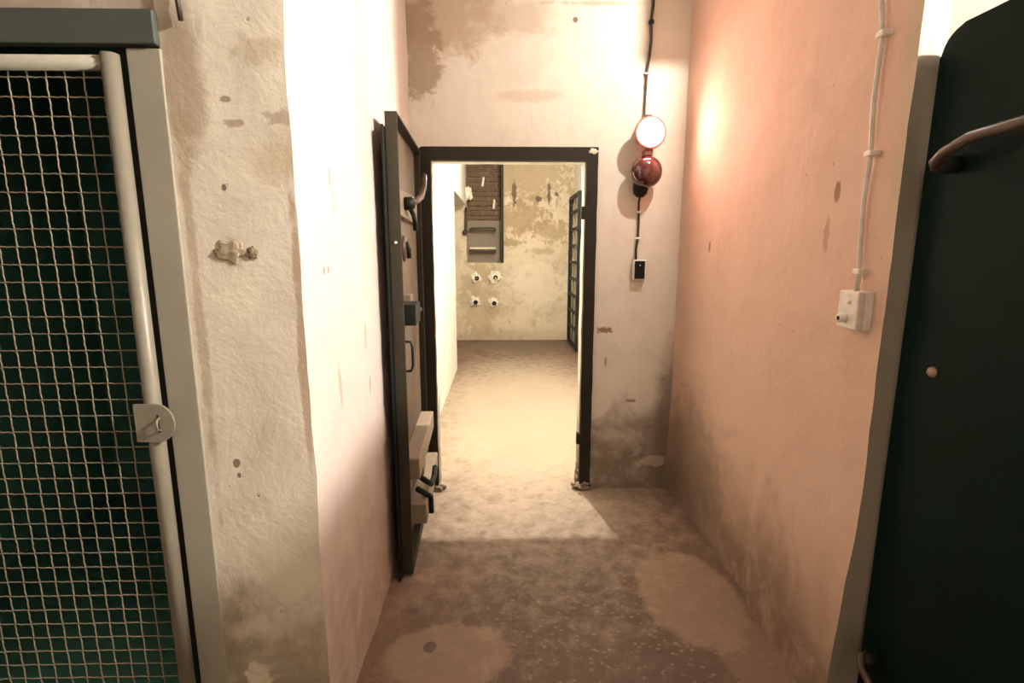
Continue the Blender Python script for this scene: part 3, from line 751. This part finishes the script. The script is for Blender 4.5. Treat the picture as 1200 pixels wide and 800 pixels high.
# ------------------------------------------------------------------ far room fittings
for zz, m, lab in ((1.795, 'rung', 'upper steel climbing rung in the exit shaft recess'), (1.455, 'rung', 'lower steel climbing rung with pale top in the recess')):
    r_ = empty('climbing_rung', (-0.295, 8.70, zz))
    tag(r_, lab, 'rung', 'climbing rungs in the exit shaft')
    tubeo('bar', [(-0.195, 0.04, 0), (-0.195, -0.13, 0), (-0.185, -0.145, 0), (0.185, -0.145, 0), (0.195, -0.13, 0), (0.195, 0.04, 0)], 0.022, M['rung'], r_, 8)
    boxo('tread', (-0.185, 0.185, -0.17, -0.12, 0.021, 0.034) if zz > 1.6 else (-0.21, 0.21, -0.175, -0.10, 0.021, 0.055), M['rung'] if zz > 1.6 else M['ledge'], r_, 0.004)
o = boxo('steel_strip', (0.005, 0.045, 8.372, 8.405, 1.26, CEIL - 0.01), M['grille'], None, 0.004)
tag(o, 'dark vertical steel strip along the right side of the recess', 'strip')
o = tubeo('iron_rod', [(-0.545, 8.35, 2.12), (-0.55, 8.35, 1.95), (-0.56, 8.35, 1.76)], 0.018, M['iron'])
tag(o, 'brown iron rod hanging at the left side of the recess', 'rod')
bm = bmesh.new(); bmesh.ops.create_uvsphere(bm, u_segments=12, v_segments=8, radius=0.045)
kn = mesh_obj('knob', bm, M['iron'], o, True); kn.location = (-0.565, 8.35, 1.735)
bm = bmesh.new(); box(bm, -0.04, 0.04, -0.02, 0.39, -0.05, 0.05, 0.01)
o = lump('wall_bracket', (-0.52, 8.34, 2.33), (0.07, 0.05, 0.09), M['plug'], 3)
bm.free()
tag(o, 'pale lump of plaster at the left edge of the recess', 'plaster')
for px, pz, a in ((-0.285, 2.55, 0.15), (-0.11, 2.20, 0.1)):
    bm = bmesh.new(); box(bm, -0.018, 0.018, -0.008, 0.008, -0.075, 0.075, 0.005)
    w = mesh_obj('paper_scrap', bm, M['plug'])
    w.location = (px, 8.675, pz); w.rotation_euler = (0, a, 0)
    tag(w, 'narrow white strip on the upper bricks of the recess' if pz > 2.4 else 'narrow white strip on the lower bricks of the recess', 'strip', 'white strips on the recess bricks')
for i, (px, pz, s, lab) in enumerate([(-0.402, 1.027, 0.075, 'upper left'), (-0.099, 1.04, 0.095, 'upper right'), (-0.425, 0.641, 0.085, 'lower left'), (-0.125, 0.625, 0.075, 'lower right')]):
    e = empty('wall_plug', (px, 8.395, pz))
    tag(e, lab + ' of four white plaster plugs with a dark hole under the recess', 'plug', 'white plaster plugs in the far wall')
    o = lump('collar', (0, 0, 0), (s, 0.035, s), M['plug'], i * 4 + 1); o.parent = e
    o = latheo('hole', [(0.036, -0.01), (0.036, 0.012), (0.026, 0.013), (0, 0.006)], M['black'], e, Matrix.Translation((0.012, -0.034, -0.012)) @ R90, 14)

fg = empty('barred_gate', (1.085, 8.20, 0.0))
tag(fg, 'dark steel barred gate standing open along the far room wall', 'gate')
GL = 0.92; GH = 2.26
st = boxo('stile', (-0.025, 0.025, -0.025, 0.025, 0.02, GH), M['grille'], fg, 0.004)
share('stile', st, fg, (0, -GL, 0))
boxo('top_rail', (-0.022, 0.022, -GL + 0.026, -0.026, GH - 0.05, GH), M['grille'], fg, 0.004)
boxo('bottom_rail', (-0.022, 0.022, -GL + 0.026, -0.026, 0.02, 0.07), M['grille'], fg, 0.004)
b0 = boxo('cross_bar', (-0.012, 0.012, -GL + 0.026, -0.026, -0.022, 0.022), M['grille'], fg, 0.003)
b0.location = (0, 0, 0.30)
for k in range(1, 8): share('cross_bar', b0, fg, (0, 0, 0.30 + k * 0.245))
u0 = tubeo('upright_bar', [(0.018, 0, 0.071), (0.018, 0, GH - 0.051)], 0.014, M['grille_pale'], fg, 8)
u0.location = (0, -0.3, 0)
share('upright_bar', u0, fg, (0, -0.6, 0))
boxo('hinge_plate', (-0.03, 0.07, -0.05, 0.03, GH - 0.09, GH - 0.03), M['grille'], fg, 0.004)

# ------------------------------------------------------------------ lamps (all above or behind the picture)
def bulb(parent, loc, r, L, name):
    bm = bmesh.new(); bmesh.ops.create_icosphere(bm, subdivisions=2, radius=r)
    o = mesh_obj('bulb', bm, bulb_mat(name, L), parent, True); o.location = loc
    return o
# corridor bulkhead lamp, open faced, high on the right wall
cl = empty('bulkhead_lamp', (1.036, 2.25, 2.62))
tag(cl, 'bulkhead lamp with bare bulb high on the right wall', 'lamp')
boxo('back_plate', (-0.008, 0.003, -0.09, 0.09, -0.10, 0.10), M['white_plastic'], cl)
for b in ((-0.034, -0.0082, -0.09, -0.082, -0.10, 0.10), (-0.034, -0.0082, 0.082, 0.09, -0.10, 0.10), (-0.034, -0.0082, -0.081, 0.081, 0.092, 0.10), (-0.034, -0.0082, -0.081, 0.081, -0.10, -0.092)):
    boxo('side', b, M['white_plastic'], cl)
bulb(cl, (-0.030, 0, 0), 0.016, CORR_L, 'corridor_bulb')
sb = empty('shadow_blocker', (1.036, 2.47, 2.62))  # unseen box added to cast the notched shadow on the back wall
tag(sb, 'grey unseen box added high on the right wall to cast a shadow', 'box')
boxo('body', (-0.085, 0.003, -0.05, 0.05, -0.045, 0.12), M['gate_frame'], sb, 0.004)
boxo('lid', (-0.093, -0.0852, -0.046, 0.046, -0.041, 0.116), M['gate_tube'], sb, 0.002)
# lobby ceiling lamp, right of the dark green door
def pendant(loc, L, r, label, name):
    e = empty('ceiling_lamp', (loc[0], loc[1], CEIL))
    tag(e, label, 'lamp')
    latheo('rose', [(0, 0), (0.05, 0), (0.045, -0.03), (0, -0.035)], M['white_plastic'], e)
    h = loc[2] - CEIL
    if h < -0.1: tubeo('stem', [(0, 0, -0.03), (0, 0, h + r + 0.03)], 0.006, M['black'], e, 8)
    latheo('socket', [(0, h + r + 0.04), (0.018, h + r + 0.035), (0.018, h + r - 0.002), (0, h + r - 0.004)], M['black'], e)
    bulb(e, (0, 0, h), r, L, name)
pendant((2.10, 0.50, 2.77), LOBBY_L, 0.06, 'bare ceiling lamp in the lobby right of the green door', 'lobby_bulb')
pendant((0.37, 3.44, 2.77), FAR_L, 0.0125, 'bare ceiling lamp just inside the far room', 'far_bulb')
pendant((0.30, 6.20, 2.76), FAR2_L, 0.024, 'bare ceiling lamp deep in the far room', 'far_bulb_deep')
